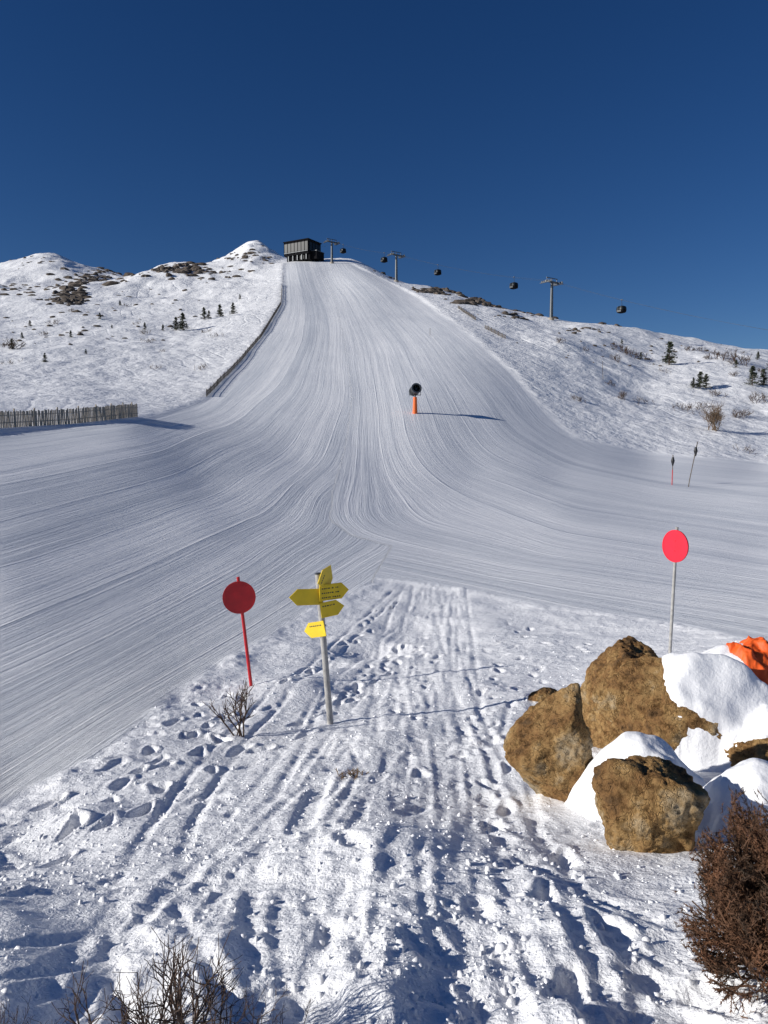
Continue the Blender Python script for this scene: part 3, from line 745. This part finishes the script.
# ---------------------------------------------------------------- lift
def lpt(Y): return Vector((5.6+.75*(345-Y), Y, 0))
ldir = Vector((.75, -1, 0)).normalized(); lper = Vector((-ldir.y, ldir.x, 0))
tw = []
def tower(Y, vtop):
    p = lpt(Y); p.z = H(p.x, p.y); top = float(T_of(vtop))*Y
    t = Vector((p.x, p.y, top)); b = Bld()
    b.cyl(p-Vector((0, 0, 1)), t, .68, .46, M_galv, 16); b.cyl(p-Vector((0, 0, 1)), p+Vector((0, 0, .5)), 1.1, 1.1, M_wood, 16)
    rot = Matrix.Rotation(math.atan2(lper.y, lper.x), 3, 'Z')
    b.box(t, (6.8, .5, .6), M_galv, rot)
    b.box(t+Vector((0, 0, 1.3)), (5.8, .25, .25), M_galv, rot)
    for q in (-2.6, 0, 2.6): b.box(t+lper*q+Vector((0, 0, .65)), (.18, .18, 1.3), M_galv, rot)
    for sd in (-3.1, 3.1):
        c = t+lper*sd
        b.box(c+Vector((0, 0, -.35)), (.3, 4.6, .3), M_dark, rot)
        b.box(c+lper*(.5 if sd > 0 else -.5)+Vector((0, 0, -.6)), (.7, 4.6, .08), M_galv, rot)
        for i in range(6):
            w = c+ldir*(-2+i*.8); b.cyl(w-lper*.1, w+lper*.1, .27, .27, M_dark, 12)
    for i in range(int((top-p.z)/.6)):
        b.box(p+Vector((0, 0, .6*i+1))+ldir*.7, (.5, .06, .06), M_galv, rot)
    b.done('lift_tower'); tw.append((Y, top+.3))
tower(190, 346); tower(272, 282); tower(345, 255); tower(388, 242)
tw.append((402, H(lpt(402).x, 402)+7.5))
tw.sort()
def cable_z(Y):
    for (y0, z0), (y1, z1) in zip(tw[:-1], tw[1:]):
        if y0 <= Y <= y1:
            t = (Y-y0)/(y1-y0); return z0+(z1-z0)*t-(y1-y0)*.045*4*t*(1-t)*.5
    return tw[0][1]
for sd in (-3.1, 3.1):
    segs = []; prev = None
    for Y_ in np.linspace(190, 402, 140):
        p = lpt(Y_)+lper*sd; p.z = cable_z(Y_)
        if prev is not None: segs.append((prev, p, .022, .022))
        prev = p
    V_, F_ = tubes(segs, 5); fast_mesh('lift_cable', V_, F_, [M_dark])
def gondola(u, sd):
    best = min(np.linspace(192, 400, 2000), key=lambda Y: abs((lpt(Y)+lper*sd).x/Y-float(A_of(u, 285))))
    p = lpt(best)+lper*sd; p.z = cable_z(best); b = Bld()
    rot = Matrix.Rotation(math.atan2(ldir.y, ldir.x), 3, 'Z')
    def bx(q, s_, m, t=1.0): b.box(p+rot @ Vector(q), s_, m, rot, t)
    b.cyl(p-ldir*.4, p+ldir*.4, .14, .14, M_galv, 8)
    b.cyl(p, p+Vector((0, 0, -1.6))+lper*.25, .07, .07, M_dark, 8); b.cyl(p+Vector((0, 0, -1.6))+lper*.25, p+Vector((0, 0, -2.1)), .07, .07, M_dark, 8)
    lev = [(-2.1, .62), (-2.3, .88), (-2.75, .98), (-3.3, 1.0), (-3.9, .96), (-4.25, .78), (-4.35, .6)]
    vs = []; n = 20
    for z_, k in lev:
        for i in range(n):
            a = 2*math.pi*i/n; ca, sa = math.cos(a), math.sin(a)
            r = 1/((abs(ca)**4+abs(sa)**4)**.25)
            vs.append(p+rot @ Vector((ca*r*1.5*k, sa*r*1.25*k, z_)))
    for li in range(len(lev)-1):
        m_ = M_glass if li in (1, 2) else M_clad
        b.add(vs[li*n:(li+2)*n], [(i, (i+1) % n, n+(i+1) % n, n+i) for i in range(n)], m_, True)
    b.add(vs[:n], [tuple(range(n))], M_clad); b.add(vs[-n:], [tuple(range(n))[::-1]], M_clad)
    bx((0, 1.3, -3.8), (1.6, .25, .6), M_dark); bx((0, -1.3, -3.8), (1.6, .25, .6), M_dark)
    for q in (-.7, .7): bx((q, 1.23, -3.0), (.07, .1, 1.4), M_galv); bx((q, -1.23, -3.0), (.07, .1, 1.4), M_galv)
    b.done('gondola_cabin')
for u, sd in ((343, 3.1), (384, -3.1), (438, 3.1), (513, -3.1), (624, 3.1)): gondola(u, sd)

# ---------------------------------------------------------------- vegetation
def conifer(u, v, hpx, seed):
    g = G(u, v); h = hpx*g.y/F; rs = np.random.RandomState(seed)
    segs = [(g-Vector((0, 0, .3)), g+Vector((0, 0, h*.5)), h*.035, h*.02), (g+Vector((0, 0, h*.5)), g+Vector((0, 0, h)), h*.02, h*.004)]
    T3 = []
    for i in range(80):
        t = .04+.94*rs.rand()**.9; L = h*.40*(1-t)**.85*rs.uniform(.5, 1.15)+h*.02; az = rs.uniform(0, 6.283)
        d = np.array([math.cos(az), math.sin(az), -.15+.4*t]); o = np.array([g.x, g.y, g.z+h*t])
        e = o+d*L; segs.append((Vector(o), Vector(e), h*.008, h*.003))
        for j in range(16):
            c = o+d*L*rs.uniform(.2, 1.05)+rs.normal(0, h*.012, 3); q = rs.normal(0, h*.035, (3, 3)); q[:, 2] *= .6
            T3.append(c+q)
    T3 = np.concatenate(T3); V1, F1 = tubes(segs, 4); Ft = np.arange(len(T3)).reshape(-1, 3)
    me = bpy.data.meshes.new('conifer_tree')
    me.from_pydata([tuple(q) for q in V1]+[tuple(q) for q in T3], [], [tuple(q) for q in F1]+[tuple(q+len(V1)) for q in Ft])
    me.materials.append(M_bark); me.materials.append(M_need)
    me.polygons.foreach_set('material_index', [0]*len(F1)+[1]*len(Ft)); me.update()
    scene.collection.objects.link(bpy.data.objects.new('conifer_tree', me))
k = 0
for u, v, h in [(176, 330, 13), (183, 328, 17), (204, 319, 12), (209, 318, 8), (220, 316, 12), (233, 312, 11), (45, 361, 9), (71, 338, 7), (145, 332, 7), (163, 331, 6), (100, 322, 6), (30, 325, 6), (120, 305, 5), (240, 298, 5), (86, 355, 5), (22, 336, 6), (112, 330, 4),
              (669, 365, 23), (700, 389, 17), (706, 388, 14), (693, 389, 10), (752, 389, 19), (763, 389, 16), (770, 372, 14), (622, 342, 5), (12, 350, 10), (736, 371, 8), (758, 360, 8), (641, 357, 7)]:
    k += 1; conifer(u, v, h, k)

def grow(segs, p, d, L, r, depth, rs, up=.15, spread=.6):
    n = 4
    for i in range(n):
        d = (d+Vector((rs.gauss(0, .16), rs.gauss(0, .16), rs.gauss(0, .1)+up*.3))).normalized(); q = p+d*(L/n)
        segs.append((p, q, r*(1-.2*i/n), r*(1-.2*(i+1)/n))); p = q
        if depth > 0 and i >= 1:
            for _ in range(rs.choice((1, 1, 2))):
                e = (d+Vector((rs.gauss(0, spread), rs.gauss(0, spread), rs.gauss(0, spread*.7)+up))).normalized()
                grow(segs, p, e, L*rs.uniform(.45, .75), r*.6, depth-1, rs, up, spread)
def shrub(name, g, h, n, depth, m, seed, rad=.0, lean=.8, r=.012, up=.15):
    rs = random.Random(seed); segs = []
    for i in range(n):
        o = Vector((g.x+rs.gauss(0, 1)*rad, g.y+rs.gauss(0, 1)*rad, 0)); o.z = H(o.x, o.y)-.02*h
        d = Vector((rs.gauss(0, lean), rs.gauss(0, lean), 1)).normalized(); grow(segs, o, d, h*rs.uniform(.5, .8), h*r, depth, rs, up)
    V_, F_ = tubes(segs, 4); return fast_mesh(name, V_, F_, [m])
shrub('dry_sapling', G(241, 737), .56, 6, 2, M_twig, 3, .04, .5, .018)
shrub('dry_grass_tuft', G(352, 777), .07, 26, 1, M_grass, 5, .06, 1.2, .06)
for i, (u, v, h) in enumerate([(190, 1040, .28), (140, 1046, .24), (240, 1044, .16), (105, 1048, .22), (20, 1034, .12), (265, 1016, .10), (170, 1050, .26), (215, 1046, .2)]):
    shrub('bare_twig_shrub', G(u, v), h, 7, 2, M_twig, 20+i, .05, .65, .013)
shrub('leafless_bush', G(714, 434), 3.6, 20, 3, M_twigl, 40, .5, .35, .014, .25)
shr = [(634, 356, 2.2, 2.3), (722, 362, 2.6, 1.6), (738, 367, 3.0, 1.6), (14, 350, 2.2, .6), (628, 354, 1.6, 1.2), (560, 346, 1.2, .6), (760, 402, 2, 1), (585, 352, .9, .6), (746, 452, .9, 1.2), (715, 395, 1.4, .8)]
rq = random.Random(3)
for i in range(20): shr.append((rq.uniform(560, 768), rq.uniform(345, 415), rq.uniform(.6, 1.6), rq.uniform(.4, 1.3)))
for i in range(14): shr.append((rq.uniform(0, 230), rq.uniform(305, 370), rq.uniform(.6, 1.4), rq.uniform(.4, 1.2)))
for i, (u, v, h, rad) in enumerate(shr):
    gg = G(u, v)
    if float(gsamp(GSD, np.array([gg.x/gg.y]), np.array([math.log(gg.y)]))[0]) > -2: continue
    shrub('mountain_shrub', gg, h, 13, 2, M_twig, 60+i, rad, .8, .026)

def juniper():
    g = G(795, 985); rs = random.Random(9); segs = []; nr_ = np.random.RandomState(8)
    for i in range(420):
        az = rs.uniform(0, 6.283); el = rs.uniform(.0, 1.5); d = Vector((math.cos(az)*math.cos(el), math.sin(az)*math.cos(el), math.sin(el)))
        p0 = g+Vector((rs.gauss(0, .10), rs.gauss(0, .10), .04)); L = rs.uniform(.10, .22)*(1+.5*math.sin(el))
        grow(segs, p0+d*.10, d, L, .004, 2, rs, .06, .5)
    S = np.array([[*a, *b] for a, b, _, _ in segs])
    c0 = np.array([g.x, g.y, g.z+.24]); rad = np.array([.33, .33, .42])
    q = (S[:, 3:]-c0)/rad; rr_ = np.linalg.norm(q, axis=1)
    lim = 1+.12*np.sin(q[:, 0]*9+q[:, 2]*7)+nr_.normal(0, .06, len(S)); keep = rr_ < lim
    segs = [s_ for s_, k_ in zip(segs, keep) if k_]; S = S[keep]
    V1, F1 = tubes(segs, 3); T3 = []; nr = np.random.RandomState(4)
    for j in range(7):
        t = nr.rand(len(S), 1); c = S[:, :3]*(1-t)+S[:, 3:]*t; ax = S[:, 3:]-S[:, :3]; ax /= np.linalg.norm(ax, axis=1)[:, None]+1e-9
        dd = ax*.7+nr.normal(0, .6, c.shape); dd /= np.linalg.norm(dd, axis=1)[:, None]; w = np.cross(dd, nr.normal(size=c.shape)); w /= np.linalg.norm(w, axis=1)[:, None]
        T3.append(np.stack([c-w*.0018, c+w*.0018, c+dd*nr.uniform(.010, .022, (len(S), 1))], 1))
    T3 = np.concatenate(T3).reshape(-1, 3); Ft = np.arange(len(T3)).reshape(-1, 3)
    F1t = np.concatenate([F1[:, [0, 1, 2]], F1[:, [0, 2, 3]]])
    fast_mesh('juniper_bush', np.concatenate([V1, T3]), np.concatenate([F1t, Ft+len(V1)]), [M_jun], False)
juniper()

# ---------------------------------------------------------------- rock outcrops
def outcrop(name, lst, seed):
    rs = np.random.RandomState(seed); v0, f0 = ICO2; Vs = []; Fs = []; o = 0
    for (u, v, du, dv, n, sz) in lst:
        for i in range(n):
            uu = u+rs.normal()*du; vv = v+rs.normal()*dv; g = G(uu, vv)
            if float(gsamp(GSD, np.array([g.x/g.y]), np.array([math.log(g.y)]))[0]) > -2: continue
            r = sz*rs.uniform(.3, 1.2)
            pl = rs.normal(size=(8, 3)); pl /= np.linalg.norm(pl, axis=1)[:, None]; d = v0@pl.T
            k_ = np.minimum(np.where(d > 1e-3, .7/np.maximum(d, 1e-3), 9).min(1), 1.1)
            p = v0*k_[:, None]*np.array([r*rs.uniform(.8, 1.8), r, r*rs.uniform(.5, .9)])
            Vs.append(p+np.array([g.x, g.y, g.z-.05*r])); Fs.append(f0+o); o += len(v0)
    fast_mesh(name, np.concatenate(Vs), np.concatenate(Fs), [M_outc], False)
outcrop('rock_outcrop', [(95, 280, 16, 3, 90, 2.5), (75, 296, 8, 5, 75, 2.0), (110, 272, 10, 1, 30, 2.2), (20, 290, 14, 3, 30, 1.6), (180, 271, 14, 3, 75, 2.1), (215, 275, 14, 4, 40, 1.4), (130, 276, 12, 2, 30, 1.8), (60, 300, 14, 5, 40, 1.3), (255, 262, 10, 3, 22, 1.2)], 2)
outcrop('rock_outcrop', [(440, 291, 14, 1.6, 70, 1.6), (480, 302, 14, 2, 75, 1.6), (520, 316, 14, 2, 34, 1.2), (385, 274, 8, 1.5, 16, .9), (590, 330, 20, 2, 22, .9)], 3)
outcrop('scattered_stones', [(60, 330, 40, 12, 34, .7), (130, 300, 50, 12, 36, .7), (640, 350, 50, 8, 34, .6), (250, 256, 12, 4, 30, 1.2), (40, 262, 20, 3, 20, 1.8)], 4)

# ---------------------------------------------------------------- light, sky, camera
el = math.radians(20.5); azb = math.radians(15)
sd_ = Vector((-math.cos(azb)*math.cos(el), -math.sin(azb)*math.cos(el), math.sin(el)))
sun = bpy.data.lights.new('sun', 'SUN'); sun.energy = 5.0; sun.angle = math.radians(.5); sun.color = (1, .96, .90)
so = bpy.data.objects.new('sun', sun); scene.collection.objects.link(so); so.rotation_euler = sd_.to_track_quat('Z', 'Y').to_euler()
w = bpy.data.worlds.new('World'); scene.world = w; w.use_nodes = True; nt = w.node_tree
bg = nt.nodes['Background']; sky = nt.nodes.new('ShaderNodeTexSky'); sky.sky_type = 'NISHITA'; sky.sun_disc = False
sky.sun_elevation = el; sky.sun_rotation = math.atan2(sd_.x, sd_.y); sky.altitude = 2300; sky.air_density = 1.0; sky.dust_density = .2; sky.ozone_density = 3.0
hs = nt.nodes.new('ShaderNodeHueSaturation'); hs.inputs['Hue'].default_value = .512; hs.inputs['Saturation'].default_value = 1.26; hs.inputs['Value'].default_value = 1.0
nt.links.new(sky.outputs[0], hs.inputs['Color']); nt.links.new(hs.outputs[0], bg.inputs[0]); bg.inputs[1].default_value = .06
cam = bpy.data.cameras.new('camera'); co = bpy.data.objects.new('camera', cam); scene.collection.objects.link(co)
cam.sensor_fit = 'VERTICAL'; cam.sensor_height = 36; cam.lens = 26; cam.clip_start = .05; cam.clip_end = 8000
co.rotation_euler = (math.radians(90)-P, 0, 0); scene.camera = co
scene.view_settings.view_transform = 'Standard'; scene.view_settings.look = 'None'; scene.view_settings.exposure = 0
